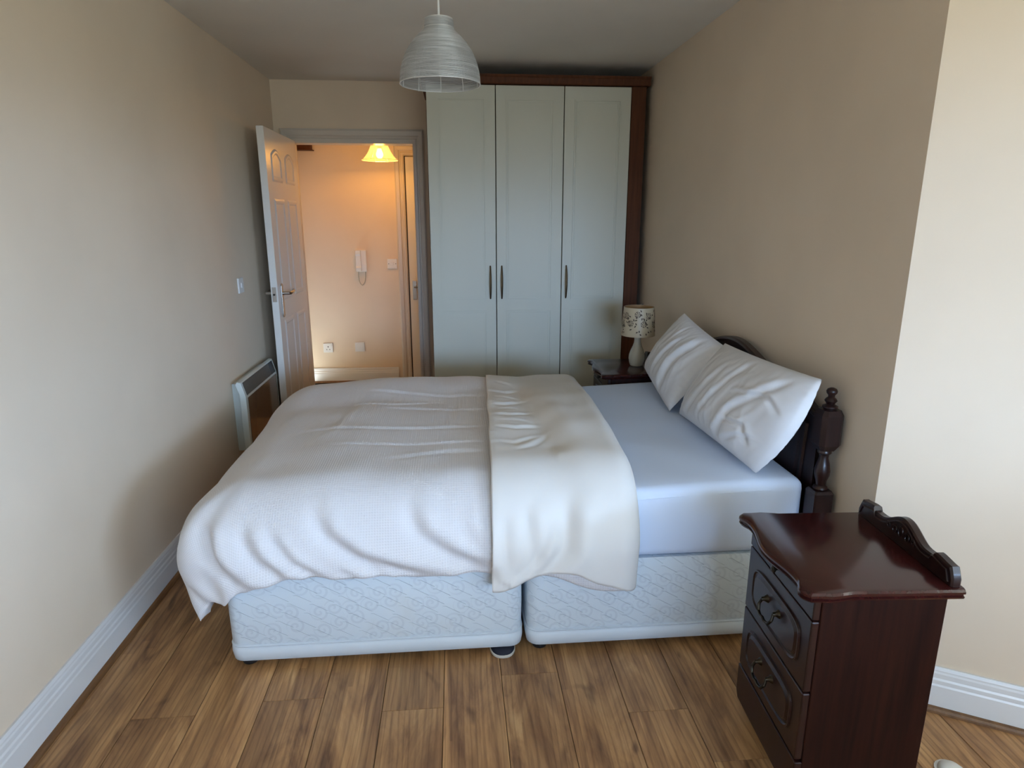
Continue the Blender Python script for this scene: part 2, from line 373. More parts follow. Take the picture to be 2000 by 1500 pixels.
# skirting boards with two grooves, and the brown bead below
def skirting(name, p0, p1, nrm, h=0.1465):
    p0, p1, nrm = Vector(p0), Vector(p1), Vector(nrm).normalized()
    prof = [(0.0005, 0.001), (.018, .001), (.018, .086), (.0155, .092), (.0155, .105), (.0125, .111), (.0125, .126), (.0105, .132), (.0105, .137), (.007, h), (0.0005, h)]
    g = G(); g.loft([[(p.x + nrm.x * d, p.y + nrm.y * d, z) for d, z in prof] for p in (p0, p1)])
    o = tag(g.build(name, M['white_gloss']), kind='structure')
    bp = [(.0182, .0005), (.0335, .0005), (.0325, .008), (.028, .014), (.0182, .017)]
    G().loft([[(p.x + nrm.x * d, p.y + nrm.y * d, z) for d, z in bp] for p in (p0, p1)]).build('floor_bead', M['beadwood'], o)
    return o
skirting('baseboard_left', (XL, YF, 0), (XL, YB, 0), (1, 0, 0))
skirting('baseboard_bay', (XR + .03, YC - .017, 0), (XW, YW, 0), (-.5, -.866, 0))
skirting('baseboard_right', (XR, YC, 0), (XR, 4.28, 0), (-1, 0, 0))
skirting('baseboard_hall', (-1.65, HY, 0), (-.55, HY, 0), (0, -1, 0), .125)

# door frame: lining and moulded architrave
def architrave(name, x0, x1, z1, wx, wz, y, d=.018):
    """mitred moulding around an opening; faces -Y"""
    t = tag(bpy.data.objects.new(name, None), kind='structure'); C.objects.link(t)
    prof = [(0.0, 0.0), (0.0, .012), (.12, .016), (.30, .016), (.36, .011), (.46, .011), (.56, .017), (.86, .019), (1.0, .015), (1.0, 0.0)]
    def side(sx, xin, m):
        rings = []
        for z, zo in ((0.002, 0), (z1, 1)):
            rings.append([(xin + sx * u * wx, y - dd, z + zo * u * wz) for u, dd in prof])
        G().loft(rings).build('jamb_moulding', m, t)
    side(-1, x0, M['frame_paint']); side(1, x1, M['frame_paint'])
    G().loft([[(x + s * u * wx, y - dd, z1 + u * wz) for u, dd in prof] for x, s in ((x0, -1), (x1, 1))]).build('head_moulding', M['frame_paint'], t)
    return t
fr = architrave('trim_1', -1.114, -0.284, 1.993, .077, .095, YB)
G().box(-1.1415, -1.114, YB - .001, YB + .122, 0.001, 2.011).box(-.284, -.2625, YB - .001, YB + .122, 0.001, 2.011).box(-1.114, -.284, YB - .001, YB + .122, 1.993, 2.011).build('door_lining', M['frame_paint'], fr)
architrave('trim_2', -0.428, 0.36, 2.01, .085, .085, HY)

# bedroom door, swung open against the left wall; local +x runs from hinge to free edge, local -y side faces the doorway
door = empty('door_1', (-1.0895, 4.876, 0), radians(-90) + radians(0.0), 'open white moulded panel door with lever handle standing against the left wall', None, None, 'structure')
DWID, DTH, DZ0, DZ1 = .775, .042, .008, 2.003
# rotation -90: local x -> world -y, local y -> world x.  slab occupies local y in [-DTH, 0]
leaf = box('door_leaf', M['cream_gloss'], (0.0, DWID, -DTH, 0, DZ0, DZ1), door, .002, 1)
def arch_ring(x0, x1, z0, z1, rise, w, y0, y1):
    n = 12
    def loop(i):
        top = [(x1 - i + (x0 - x1 + 2 * i) * k / n, z1 - i + rise * sin(pi * k / n)) for k in range(n + 1)]
        return [(x0 + i, z0 + i), (x1 - i, z0 + i)] + top
    L0, L1, L2, L3 = loop(0), loop(w * .35), loop(w * .7), loop(w)
    g = G()
    g.loft([[(p[0], y0, p[1]) for p in L0], [(p[0], y1, p[1]) for p in L1], [(p[0], y1, p[1]) for p in L2], [(p[0], y0 + (y1 - y0) * .1, p[1]) for p in L3]], False, True)
    return g
for (z0, z1, rise) in ((1.70, 1.86, .035), (0.98, 1.60, 0.0), (0.22, 0.86, 0.0)):
    for (a, b) in ((.105, .345), (.43, .67)):
        arch_ring(a, b, z0, z1, rise, .034, .0, .005).build('raised_panel', M['cream_gloss'], door)
        arch_ring(a, b, z0, z1, rise, .034, -DTH, -DTH - .005).build('raised_panel', M['cream_gloss'], door)
for sy, y in ((1, 0.0), (-1, -DTH)):
    pl = G().prism([(DWID - .085 + .021 * cos(t), .985 + (.085 if sin(t) > 0 else -.085) + .021 * sin(t)) for t in [2 * pi * k / 20 for k in range(20)]], 'y', y, y + sy * .008).build('handle_plate', M['chrome'], door, .002)
    hz = 1.03; hx = DWID - .085
    G().tube([(hx, y + sy * .006, hz), (hx, y + sy * .03, hz), (hx, y + sy * .047, hz), (hx - .012, y + sy * .053, hz), (hx - .06, y + sy * .054, hz + .002), (hx - .10, y + sy * .052, hz + .004), (hx - .122, y + sy * .044, hz + .008)], [.012, .010, .010, .010, .009, .010, .008], 10).build('lever', M['chrome'], pl, smooth=True)
lp = box('latch_plate', M['chrome'], (DWID - .001, DWID + .0015, -.034, -.010, 0.985, 1.075), door)
G().lathe([(.006, 0), (.006, .008)], 10).build('latch_bolt', M['brass'], lp).location = (DWID, -.022, 1.03)
bpy.data.objects[lp.name].children[0].rotation_euler = (0, radians(90), 0)

# hall entrance door
hd = empty('door_2', (0, 0, 0), 0, 'warm lit flat hall door seen through the doorway', None, None, 'structure')
G().box(-.418, .352, HY - .006, HY + .036, .008, 2.002).build('door_leaf', M['cream_gloss'], hd, .002, 1)
hp = box('lock_plate', M['chrome'], (-.392, -.355, HY - .018, HY - .006, .765, .935), hd, .002)
G().tube([(-.373, HY - .018, .88), (-.373, HY - .045, .88), (-.33, HY - .05, .88), (-.29, HY - .05, .88)], .008, 8).build('lever', M['chrome'], hp, smooth=True)
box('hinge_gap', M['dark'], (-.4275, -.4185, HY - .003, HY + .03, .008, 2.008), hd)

# ------------------------------------------------------------------ divan bed
def rounded_block(x0, x1, y0, y1, z0, z1, r, tilt=0.0, nx=2, ny=2):
    """rounded box as a subdivided mesh"""
    bm = bmesh.new(); bmesh.ops.create_cube(bm, size=1.0)
    for v in bm.verts: v.co = Vector((x0 + (v.co.x + .5) * (x1 - x0), y0 + (v.co.y + .5) * (y1 - y0), z0 + (v.co.z + .5) * (z1 - z0)))
    bmesh.ops.bevel(bm, geom=bm.edges[:], offset=r, segments=5, affect='EDGES', profile=.5)
    return bm
def bm_obj(bm, name, m, parent=None, smooth=True):
    me = bpy.data.meshes.new(name); bmesh.ops.recalc_face_normals(bm, faces=bm.faces); bm.to_mesh(me); bm.free()
    o = bpy.data.objects.new(name, me); C.objects.link(o); me.materials.append(m)
    if smooth:
        for p in me.polygons: p.use_smooth = True
    if parent: o.parent = parent
    return o
BY0, BY1 = 1.962, 3.378
for i, (x0, x1, lab) in enumerate(((-.785, .205, 'pale blue damask divan base at the foot, half under the hanging duvet'), (.221, 1.165, 'pale blue damask divan base at the head, behind the near nightstand'))):
    d = empty('divan_base', ((x0 + x1) / 2, (BY0 + BY1) / 2, 0), 0, lab, 'bed base', 'two halves of the divan base')
    hx, hy = (x1 - x0) / 2, (BY1 - BY0) / 2
    def rr(inset, n=5, R=.045):
        out = []
        for cx, cy, a0 in ((hx - R, hy - R, 0), (-hx + R, hy - R, pi / 2), (-hx + R, -hy + R, pi), (hx - R, -hy + R, 3 * pi / 2)):
            for k in range(n + 1):
                a = a0 + pi / 2 * k / n; out.append((cx + (R - inset) * cos(a), cy + (R - inset) * sin(a)))
        return out
    def stack(levels): return [[(x, y, z) for x, y in rr(ins)] for ins, z in levels]
    G().loft(stack([(.006, .086), (.001, .100), (.0, .2), (.001, .325), (.012, .348)])).build('upholstery', M['damask'], d, smooth=True, angle=50)
    bd = G().loft(stack([(.012, .026), (.001, .034), (-.003, .058), (-.002, .080), (.006, .087)])).build('lower_band', M['valance'], d, smooth=True, angle=60)
    G().loft(stack([(.004, .0855), (-.002, .0875), (-.003, .090), (.002, .093)])).build('piping', M['valance'], bd, smooth=True)
    for sx in (-1, 1):
        for sy in (-1, 1):
            c = (sx * (hx - .05), sy * (hy - .052), 0)
            G().lathe([(.0, .0005), (.026, .0005), (.030, .010), (.028, .020), (.020, .028)], 16, c).build('foot', M['black'], d, smooth=True)

# mattress with fitted sheet
bm = rounded_block(-.735, 1.178, BY0 + .003, BY1 - .003, .349, .592, .038)
bmesh.ops.subdivide_edges(bm, edges=[e for e in bm.edges if e.calc_length() > .5], cuts=24, use_grid_fill=True)
for v in bm.verts:
    t = sm(.3, 1.1, v.co.x) - 1.0 * sm(.55, .35, v.co.x); top = sm(.40, .57, v.co.z)
    v.co.z += top * (.028 * t)
    if v.co.z > .57: v.co.z += .004 * noise.noise(v.co * 5.0)
    elif .38 < v.co.z < .56 and v.co.y < 2.0: v.co.y += .004 * noise.noise(Vector((v.co.x * 4, 1, v.co.z * 9)))
mat_o = tag(bm_obj(bm, 'mattress', M['sheet']), 'mattress in a plain white fitted sheet on the divan', 'mattress')
G().tube([(-.7 + 1.84 * k / 40, BY0 + .008 + .002 * sin(k), .556 + .028 * sm(.3, 1.1, -.7 + 1.84 * k / 40)) for k in range(41)], .006, 6).build('sheet_seam', M['sheet'], mat_o, smooth=True)

# ------------------------------------------------------------------ duvet
X0C, Y0C, Y1C = -.70, 2.120, 3.29
def fold_field(P, folds):
    s = 0.0
    for pts, w, dep in folds:
        best = 9; side = 1; tt = 0
        n = len(pts) - 1
        for i in range(n):
            a, b = pts[i], pts[i + 1]
            ax, ay = a; dx, dy = b[0] - ax, b[1] - ay; L2 = dx * dx + dy * dy
            t = max(0, min(1, ((P[0] - ax) * dx + (P[1] - ay) * dy) / L2))
            qx, qy = P[0] - ax - t * dx, P[1] - ay - t * dy; d = hypot(qx, qy)
            if d < best: best = d; side = 1 if dx * qy - dy * qx > 0 else -1; tt = (i + t) / n
        if best < 4 * w:
            taper = sm(0, .25, tt) * (1 - .5 * sm(.8, 1, tt))
            x = best / w * side
            s += dep * taper * (-exp(-x * x) + .65 * exp(-((x - 1.9) / 1.2) ** 2))
    return s
# valleys on the near side, as (x, z) along the bed
FRONT = [
    ([(-.50, .60), (-.43, .50), (-.33, .42), (-.20, .370), (-.07, .328)], .026, .024),
    ([(-.20, .60), (-.13, .49), (-.03, .415), (.09, .355)], .028, .022),
    ([(-.71, .54), (-.65, .43), (-.56, .350)], .022, .020),
    ([(-.62, .53), (-.54, .42), (-.45, .355)], .017, .014),
    ([(-.84, .56), (-.80, .44), (-.71, .33)], .026, .020),
    ([(-.72, .335), (-.62, .315), (-.53, .352)], .018, .012),
    ([(-.32, .40), (-.25, .350)], .014, .008), ([(-.40, .39), (-.34, .352)], .012, .007), ([(-.02, .54), (.06, .44)], .022, .008),
    ([(-.90, .34), (-.84, .26), (-.80, .24)], .020, .012),
]
TOPF = [
    ([(-.55, 3.12), (-.1, 2.98), (.14, 2.95)], .014, .0035), ([(-.74, 2.58), (-.2, 2.50), (.12, 2.49)], .012, .0035),
    ([(-.40, 2.82), (-.05, 2.74), (.13, 2.73)], .012, .003), ([(-.60, 3.35), (-.47, 2.9), (-.55, 2.5)], .02, .003),
    ([(-.60, 2.36), (-.2, 2.33), (.12, 2.32)], .010, .003), ([(-.15, 3.3), (.0, 2.9), (-.05, 2.6)], .02, .003),
    ([(-.30, 2.18), (-.05, 2.24), (.12, 2.23)], .014, .003), ([(-.66, 2.95), (-.3, 2.85), (-.1, 2.87)], .012, .003),
]
def drape(u, v, off=0.0, hem_clip=None):
    dx = max(0.0, X0C - u); dn = max(0.0, Y0C - v); df = max(0.0, v - Y1C); dy = dn if dn > 0 else df
    cx, cy = max(u, X0C), min(max(v, Y0C), Y1C)
    d = hypot(dx, dy)
    if dx > 0 and dy > 0:
        th = atan2(dy, dx); d *= 1 - .25 * sin(2 * th)
    th = atan2(dy, dx) if d > 0 else 0
    ry = .220 if dn > 0 else .14
    rx = .275
    r = (rx * cos(th) + ry * sin(th)) if d > 0 else rx
    r = 1 / sqrt((cos(th) / rx) ** 2 + (sin(th) / ry) ** 2) if d > 0 else rx
    ux, uy = (-cos(th), (-sin(th) if dn > 0 else sin(th))) if d > 0 else (0, 0)
    arc = r * pi / 2
    if d < arc:
        a = d / r; o, h = r * sin(a), r * (1 - cos(a)); nx, nz = sin(a), cos(a)
    else:
        e = d - arc; o, h = r - .10 * e, r + e; nx, nz = 1.0, 0.0
    # puffiness of the filling
    crown = .022 * (1 - ((cy - 2.65) / .75) ** 2) * sm(-.95, -.4, u) - .020 * sm(-.35, -.72, u)
    ztop = .645 + crown + .030 * sm(2.9, 3.25, cy) * (1 - .9 * sm(.0, .5, u))
    x, y, z = cx + ux * o, cy + uy * o, ztop - h
    n3 = Vector((ux * nx, uy * nx, nz))
    if nz > .999: n3 = Vector((0, 0, 1))
    p = Vector((x, y, z))
    w = off
    w += .009 * noise.noise(Vector((u * 2.6, v * 2.6, 3.1))) + .004 * noise.noise(Vector((u * 7, v * 7, 9.1)))
    if dn > 0 or v < Y0C + .1:
        w += fold_field((p.x, p.z), FRONT) * sm(0, .12, dn)
    else: pass
    if dn < .05 and dx < .15: w += fold_field((u, v), TOPF) * (1 - sm(0.0, .05, dn))
    # soft billows down the foot side and at the near corner
    if dx > 0: w += .012 * sm(0, .3, d) * sin(th * 7 + u * 3) * sm(.0, .2, dx)
    return p + n3 * w, n3
def near_hem(u):      # plan coordinate v of the near hem
    z = .345 if u < -.1 else .345 - .03 * sm(-.1, .2, u) - .065 * sm(.2, .58, u)
    z += .012 * sin(u * 9) + .006 * sin(u * 23 + 1)
    z -= .105 * sm(-.64, -.92, u)
    d = .220 * pi / 2 + (.645 - .220 - z)
    return Y0C - d
UL = X0C - .555
def add_uv(o, uvs):
    uvl = o.data.uv_layers.new(name='UVMap')
    for l in o.data.loops: uvl.data[l.index].uv = uvs[l.vertex_index]
def sheet_mesh(name, m, parent, ufun, vfun, off, nu, nv, thick):
    """thick padded sheet: outer grid, inner grid and a closing rim"""
    V = []; UV = []
    for layer in (0, 1):
        for i in range(nu + 1):
            for j in range(nv + 1):
                u, v = ufun(i / nu, j / nv), vfun(i / nu, j / nv)
                p, n3 = drape(u, v, off(u, v))
                edge = min(1.0, min(i, nu - i, 6 * j, 6 * (nv - j)) / 3.0)
                t = thick * (.35 + .65 * edge)
                # both faces close towards a rounded rim
                p = p - n3 * (t * (.0 if layer == 0 else 1.0)) - n3 * (thick * .3 * (1 - edge) * (1 if layer == 0 else -1) * .5)
                V.append(p); UV.append((u, v))
    n1 = (nu + 1) * (nv + 1); F = []
    idx = lambda i, j, l: l * n1 + i * (nv + 1) + j
    for i in range(nu):
        for j in range(nv):
            F.append((idx(i, j, 0), idx(i + 1, j, 0), idx(i + 1, j + 1, 0), idx(i, j + 1, 0)))
            F.append((idx(i, j, 1), idx(i, j + 1, 1), idx(i + 1, j + 1, 1), idx(i + 1, j, 1)))
    for i in range(nu):
        F.append((idx(i, 0, 0), idx(i, 0, 1), idx(i + 1, 0, 1), idx(i + 1, 0, 0)))
        F.append((idx(i, nv, 0), idx(i + 1, nv, 0), idx(i + 1, nv, 1), idx(i, nv, 1)))
    for j in range(nv):
        F.append((idx(0, j, 0), idx(0, j + 1, 0), idx(0, j + 1, 1), idx(0, j, 1)))
        F.append((idx(nu, j, 0), idx(nu, j, 1), idx(nu, j + 1, 1), idx(nu, j + 1, 0)))
    me = bpy.data.meshes.new(name); me.from_pydata([tuple(p) for p in V], [], F); me.update()
    o = bpy.data.objects.new(name, me); C.objects.link(o); me.materials.append(m)
    for p in me.polygons: p.use_smooth = True
    add_uv(o, UV)
    if parent: o.parent = parent
    return o
VFAR = Y1C + .40
u_d = lambda s, t: UL + (.575 - UL) * s
def v_d(s, t):
    h = near_hem(u_d(s, t)); return h + (VFAR - h) * t
duvet = sheet_mesh('duvet', M['waffle'], None, u_d, v_d, lambda u, v: 0.0, 170, 200, .040)
tag(duvet, 'cream waffle-weave duvet spread over the bed and hanging over its foot', 'duvet')
# turned-back flap: the plain underside folded over towards the foot
def flap_bounds(v):
    t = (v - 1.88) / 1.5
    return .098 + .050 * max(0, t) + .006 * noise.noise(Vector((v * 5, 2, 0))), .592 + .045 * max(0, t)
FLAPF = [
    ([(.30, 3.2), (.27, 2.8), (.31, 2.45), (.33, 2.2)], .05, .012),
]
CREASE = [
    ([(.13, 2.55), (.22, 2.52), (.29, 2.56)], .010, .0045), ([(.13, 2.40), (.22, 2.37), (.30, 2.40)], .010, .005),
    ([(.14, 2.70), (.20, 2.68), (.28, 2.74)], .012, .004), ([(.13, 2.25), (.2, 2.22), (.3, 2.29)], .010, .003),
    ([(.20, 2.15), (.27, 2.20), (.34, 2.31)], .012, .003), ([(.14, 2.95), (.22, 2.90), (.27, 2.96)], .012, .004),
    ([(.18, 3.15), (.24, 3.08)], .012, .003), ([(.16, 2.62), (.24, 2.63)], .007, .003), ([(.15, 2.47), (.27, 2.45)], .007, .003), ([(.15, 2.83), (.25, 2.80)], .010, .003),
]
FLAPS = [  # (x, z) on the hanging side
    ([(.335, .60), (.34, .52), (.33, .45), (.27, .37), (.22, .335)], .030, .020),
    ([(.20, .58), (.22, .48), (.24, .40)], .022, .008), ([(.29, .52), (.25, .43), (.19, .37)], .018, .009),
    ([(.14, .56), (.135, .46), (.15, .36)], .02, .006),
]
def flap_off(u, v):
    a, b = flap_bounds(v); w = .075; T = .036 - .022 * sm(2.7, 3.25, v)
    t = T + .016 * sm(.30, .44, u)
    if u > b - w:
        q = min(1, (u - (b - w)) / w); t = t - (t + .030) * (1 - sqrt(max(0, 1 - q * q)))
    dn = max(0, Y0C - v)
    t += fold_field((u, v), FLAPF + CREASE) * (1 - sm(0, .08, dn))
    if dn > 0:
        p, _ = drape(u, v, 0.0)
        t += fold_field((u, p.z), FLAPS) * sm(0, .10, dn)
    return max(t, .012) if u < b - w else t
def flap_hem(u):
    z = .292 + .062 * sm(.12, .31, u) - .085 * sm(.33, .585, u) + .005 * sin(u * 40)
    return Y0C - (.220 * pi / 2 + (.645 - .220 - z))
def v_f(s, t):
    h = flap_hem(.098 + .494 * s); return h + (VFAR - .02 - h) * t
def u_f(s, t):
    a, b = flap_bounds(v_f(s, t)); return a + (b - a) * s
sheet_mesh('turned_back_flap', M['flap'], duvet, u_f, v_f, flap_off, 80, 190, .016)['label'] = 'plain cream underside of the duvet turned back'

# ------------------------------------------------------------------ pillows
def pillow(name, tn, tf, bn, bf, T, back, label, seed, folds, nb=0.0):
    tn, tf, bn, bf = map(Vector, (tn, tf, bn, bf))
    nrm = ((tn - bn) + (tf - bf)).cross((bf - bn) + (tf - tn)).normalized()
    if nrm.x > 0: nrm = -nrm
    g = G(); NU, NV = 90, 64
    def surf(side):
        def f(a, b):
            # a: near -> far, b: bottom -> top
            ea, eb = 4 * a * (1 - a), 4 * b * (1 - b)
            # slightly scalloped outline between the pointed corners
            aa = .5 + (a - .5) * (1 - .030 * eb) - nb * (1 - a) ** 2 * eb; bb = .5 + (b - .5) * (1 - .035 * ea)
            p = (bn * (1 - aa) + bf * aa) * (1 - bb) + (tn * (1 - aa) + tf * aa) * bb
            h = (max(0, ea) ** .48) * (max(0, eb) ** .50) * (1 + .12 * (.5 - b))
            h = T * h
            q = Vector((a * 4.5, b * 3.0, seed))
            wr = .008 * noise.noise(q) + .003 * noise.noise(q * 2.3)
            d1 = noise.noise(Vector((a * 2.2, b * 2.0, seed + 9))) * .12
            for fx, fy, am, ph in ((6, 2.2, .0034, 0), (11, -4, .0022, 4), (21, 7, .0010, 7)):
                r_ = 1 - abs(noise.noise(Vector(((a + .15 * d1) * fx + b * fy * .4, b * 1.6 + a * .6, seed + ph)))) * 3.2
                wr += am * max(0, r_) ** 2
            if side > 0: wr += fold_field((a, b), folds)
            wr *= min(1, ea * 2.0) * min(1, eb * 2.0)
            # puckers along the seams
            wr += .003 * noise.noise(Vector((a * 30, b * 22, seed))) * (1 - min(1, 3 * min(ea, eb)))
            return p + nrm * (h + wr if side > 0 else -(h * back + .3 * wr))
        return f
    g.grid(surf(1), NU, NV); g.grid(surf(-1), NU, NV, True)
    o = g.build(name, M['pillow'], None, smooth=True, angle=180)
    return tag(o, label, 'pillow', 'pillows against the headboard')
pillow('pillow', (1.150, 1.905, .988), (1.150, 2.66, .962), (1.02, 2.02, .628), (.995, 2.74, .625), .105, .30,
       'nearer white pillow leaning on the headboard beside the turned post', 1.7,
       [([(.07, .97), (.20, .72), (.33, .40), (.36, .02)], .022, .010), ([(.60, .92), (.66, .5), (.78, .1)], .022, .007), ([(.45, .98), (.50, .6), (.60, .15)], .016, .006),
        ([(.04, .55), (.16, .68), (.36, .60)], .018, .008), ([(.10, .16), (.20, .34), (.33, .30)], .018, .008), ([(.82, .95), (.88, .5), (.94, .1)], .016, .006), ([(.05, .30), (.18, .24), (.28, .10)], .016, .006)], nb=.085)
pillow('pillow', (1.160, 2.64, .94), (1.145, 3.17, 1.020), (.962, 2.775, .626), (1.045, 3.475, .672), .085, .30,
       'farther white pillow leaning on the headboard next to the table lamp', 8.3,
       [([(.26, .97), (.30, .5), (.26, .05)], .035, .016), ([(.46, .9), (.50, .5), (.52, .1)], .022, .007), ([(.75, .9), (.70, .3)], .022, .006), ([(.60, .98), (.62, .6)], .016, .005)])

# ------------------------------------------------------------------ headboard
hb = empty('headboard', (1.20, 2.67, 0), 0, 'dark mahogany headboard with arched crown and turned posts behind the pillows', 'headboard')
HYP = .735                                    # post offset from the middle
def top_edge(y):
    a = abs(y)
    if a < .40: return .918 + .066 * (.5 + .5 * cos(pi * a / .40))
    if a < .52: return .918 - .020 * sm(.40, .52, a)
    return .898 - .045 * sm(.52, .70, a)
ys = [-.70 + 1.4 * k / 60 for k in range(61)]
pts = [(-.70, .36)] + [(y, top_edge(y)) for y in ys] + [(.70, .36)]
G().prism(pts, 'x', -.002, .022).build('back_panel', M['mahogany'], hb)
G().tube([(-.002, y, top_edge(y) - .012) for y in ys], .010, 8).build('top_moulding', M['mahogany'], hb, smooth=True)
for a, b in ((-.64, -.24), (-.20, .20), (.24, .64)):
    lo = [(a + .02, .42), (b - .02, .42)] + [(b - (b - a) * k / 16, min(top_edge(b - (b - a) * k / 16) - .065, .86) + .02 * sin(pi * k / 16)) for k in range(17)]
    mid = [(sum(p[0] for p in lo) / len(lo)), sum(p[1] for p in lo) / len(lo)]
    sc = lambda f: [(mid[0] + (p[0] - mid[0]) * f, mid[1] + (p[1] - mid[1]) * f) for p in lo]
    G().loft([[(x, p[0], p[1]) for p in sc(f)] for x, f in ((-.0025, 1.0), (-.010, .97), (-.010, .93), (-.004, .91), (-.004, .86), (-.011, .80))], False, True).build('raised_panel', M['mahogany'], hb)
for s in (-1, 1):
    y = s * HYP; cx = .008
    def sq(h, z, ch): 
        c = h - ch
        return [(cx - h, y - c, z), (cx - c, y - h, z), (cx + c, y - h, z), (cx + h, y - c, z), (cx + h, y + c, z), (cx + c, y + h, z), (cx - c, y + h, z), (cx - h, y + c, z)]
    po = G().loft([sq(.033, .002, .004), sq(.033, .590, .004), sq(.028, .600, .006)]).build('post', M['mahogany'], hb)
    G().loft([sq(.026, .742, .010), sq(.037, .762, .013), sq(.037, .862, .013), sq(.029, .880, .010)]).build('post_block', M['mahogany'], po)
    G().lathe([(.020, .598), (.024, .604), (.022, .611), (.015, .616), (.0175, .630), (.0245, .652), (.0255, .668), (.021, .690), (.0145, .712), (.0155, .724), (.022, .730), (.022, .736), (.018, .744)], 20, (cx, y, 0)).build('turned_shaft', M['mahogany'], po, smooth=True)
    G().lathe([(.024, .878), (.026, .885), (.018, .889), (.018, .893), (.024, .898), (.024, .903), (.013, .909), (.015, .914), (.020, .921), (.016, .928), (.010, .933), (.011, .940), (.016, .946), (.0175, .953), (.014, .960), (.006, .964), (.0, .965)], 20, (cx, y, -.012)).build('finial', M['mahogany'], po, smooth=True)

# ------------------------------------------------------------------ nightstands
def make_nightstand(loc, rz, label):
    t = empty('nightstand', loc, rz, label, 'nightstand', 'matching mahogany nightstands')
    D, Wd = .185, .190                           # half depth and half width of the body
    FX = -.150
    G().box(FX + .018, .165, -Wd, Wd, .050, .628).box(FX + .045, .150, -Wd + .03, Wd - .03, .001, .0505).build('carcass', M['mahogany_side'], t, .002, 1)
    # bowed top with serpentine front edge
    def outline(ins):
        pts = []
        HW = .213 - ins; n = 40
        for k in range(n + 1):
            q = -1 + 2 * k / n; a = abs(q)
            x = -.178 - .020 * (.5 + .5 * cos(pi * min(1, a / .62))) - .012 * sm(.70, .86, a) + .016 * sm(.92, 1.0, a)
            pts.append((x + ins, q * HW))
        for (x, w) in ((-.150, .0), (-.120, .003), (-.090, -.002), (-.070, -.006), (-.02, -.005)): pts.append((x, HW + w))
        pts += [(.190, HW - .005), (.190, -HW + .005)]
        for (x, w) in reversed(((-.150, .0), (-.120, .003), (-.090, -.002), (-.070, -.006), (-.02, -.005))): pts.append((x, -HW - w))
        return pts
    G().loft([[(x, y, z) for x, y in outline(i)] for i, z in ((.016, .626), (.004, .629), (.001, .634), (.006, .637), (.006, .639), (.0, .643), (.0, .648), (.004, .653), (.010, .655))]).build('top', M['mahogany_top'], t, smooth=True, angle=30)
    # scrolled gallery along the back edge
    def gz(q):
        a = abs(q)
        if a < .48: return .040 + .036 * (.5 + .5 * cos(pi * a / .48))
        if a < .62: return .040
        if a < .66: return .040 + .012 * sm(.62, .66, a)
        if a < .94: return .052 - .006 * sm(.66, .94, a)
        return .046 - .026 * sm(.94, 1.0, a) 
    qs = [-1 + 2 * k / 64 for k in range(65)]
    L = .198
    def gp(ins): return [(-L + ins, .656)] + [(q * (L - ins), .656 + gz(q) - ins) for q in qs] + [(L - ins, .656)]
    ga = G().loft([[(x, p[0], p[1]) for p in gp(i)] for x, i in ((.160, .004), (.164, 0.0), (.180, 0.0), (.184, .003))]).build('gallery', M['mahogany'], t, smooth=True, angle=35)
    G().tube([(.1585, q * (L - .012), .656 + gz(q) - .012) for q in qs], .0022, 6).build('gallery_bead', M['mahogany'], ga, smooth=True)
    g = G()
    for s in (-1, 1):
        for (c0, r0) in ((.026, .013), (.052, .009)):
            g.tube([(.1585, s * c0 + r0 * (1 - .6 * k / 20) * cos(2 * pi * k / 16), .690 + r0 * (1 - .6 * k / 20) * sin(2 * pi * k / 16)) for k in range(21)], .0022, 5)
    g.tube([(.1585, 0.009 * cos(2 * pi * k / 16), .694 + .014 * sin(2 * pi * k / 16)) for k in range(16)], .0022, 5, True)
    g.build('carved_scroll', M['mahogany'], ga, smooth=True)
    # tray rail with a small knob
    tr = box('slide_tray', M['mahogany'], (FX, FX + .018, -Wd + .003, Wd - .003, .566, .624), t, .003)
    G().lathe([(.004, 0), (.004, .008), (.010, .014), (.010, .018), (.004, .022)], 12).build('knob', M['brass'], tr, smooth=True)
    kb = tr.children[0]; kb.location = (FX, 0, .594); kb.rotation_euler = (0, radians(-90), 0)
    for z0, z1 in ((.368, .562), (.170, .364)):
        dr = box('drawer', M['mahogany'], (FX, FX + .020, -Wd + .003, Wd - .003, z0, z1), t, .004)
        zc = (z0 + z1) / 2
        def lp(f, h):
            out = []
            for k in range(40):
                a = 2 * pi * k / 40; ca, sa = cos(a), sin(a)
                yy = (abs(ca) ** .45) * (1 if ca > 0 else -1) * .145 * f; zz = (abs(sa) ** .45) * (1 if sa > 0 else -1) * .064 * h
                out.append((yy, zc + zz))
            return out
        G().loft([[(x, p[0], p[1]) for p in lp(f, h)] for x, f, h in ((FX - .0002, 1.0, 1.0), (FX - .005, .985, .97), (FX - .005, .955, .93), (FX - .001, .935, .88), (FX - .001, .91, .83), (FX - .006, .86, .70))], False, True).build('panel_moulding', M['mahogany'], dr)
        hd_ = G()
        for s in (-1, 1):
            hd_.lathe([(.013, 0), (.010, .004), (.006, .010), (.005, .018)], 10, (0, 0, 0))
        # rosettes stand out along -x
        hd_.v = [(FX - .005 - z, (x + (-.036 if i < 40 else .036)), zc + .018 + y) for i, (x, y, z) in enumerate(hd_.v)]
        hd_.tube([(FX - .020, -.036, zc + .018), (FX - .026, -.040, zc + .002), (FX - .030, -.030, zc - .014), (FX - .032, -.012, zc - .018), (FX - .032, 0, zc - .014), (FX - .032, .012, zc - .018), (FX - .030, .030, zc - .014), (FX - .026, .040, zc + .002), (FX - .020, .036, zc + .018)], .0042, 8)
        hd_.build('handle', M['brass'], dr, smooth=True)
    pl = G().prism([(-Wd + .014, .050), (Wd - .014, .050), (Wd, .072), (Wd, .164), (-Wd, .164), (-Wd, .072)], 'x', FX, FX + .020).build('plinth', M['mahogany'], t, .003)
    return t
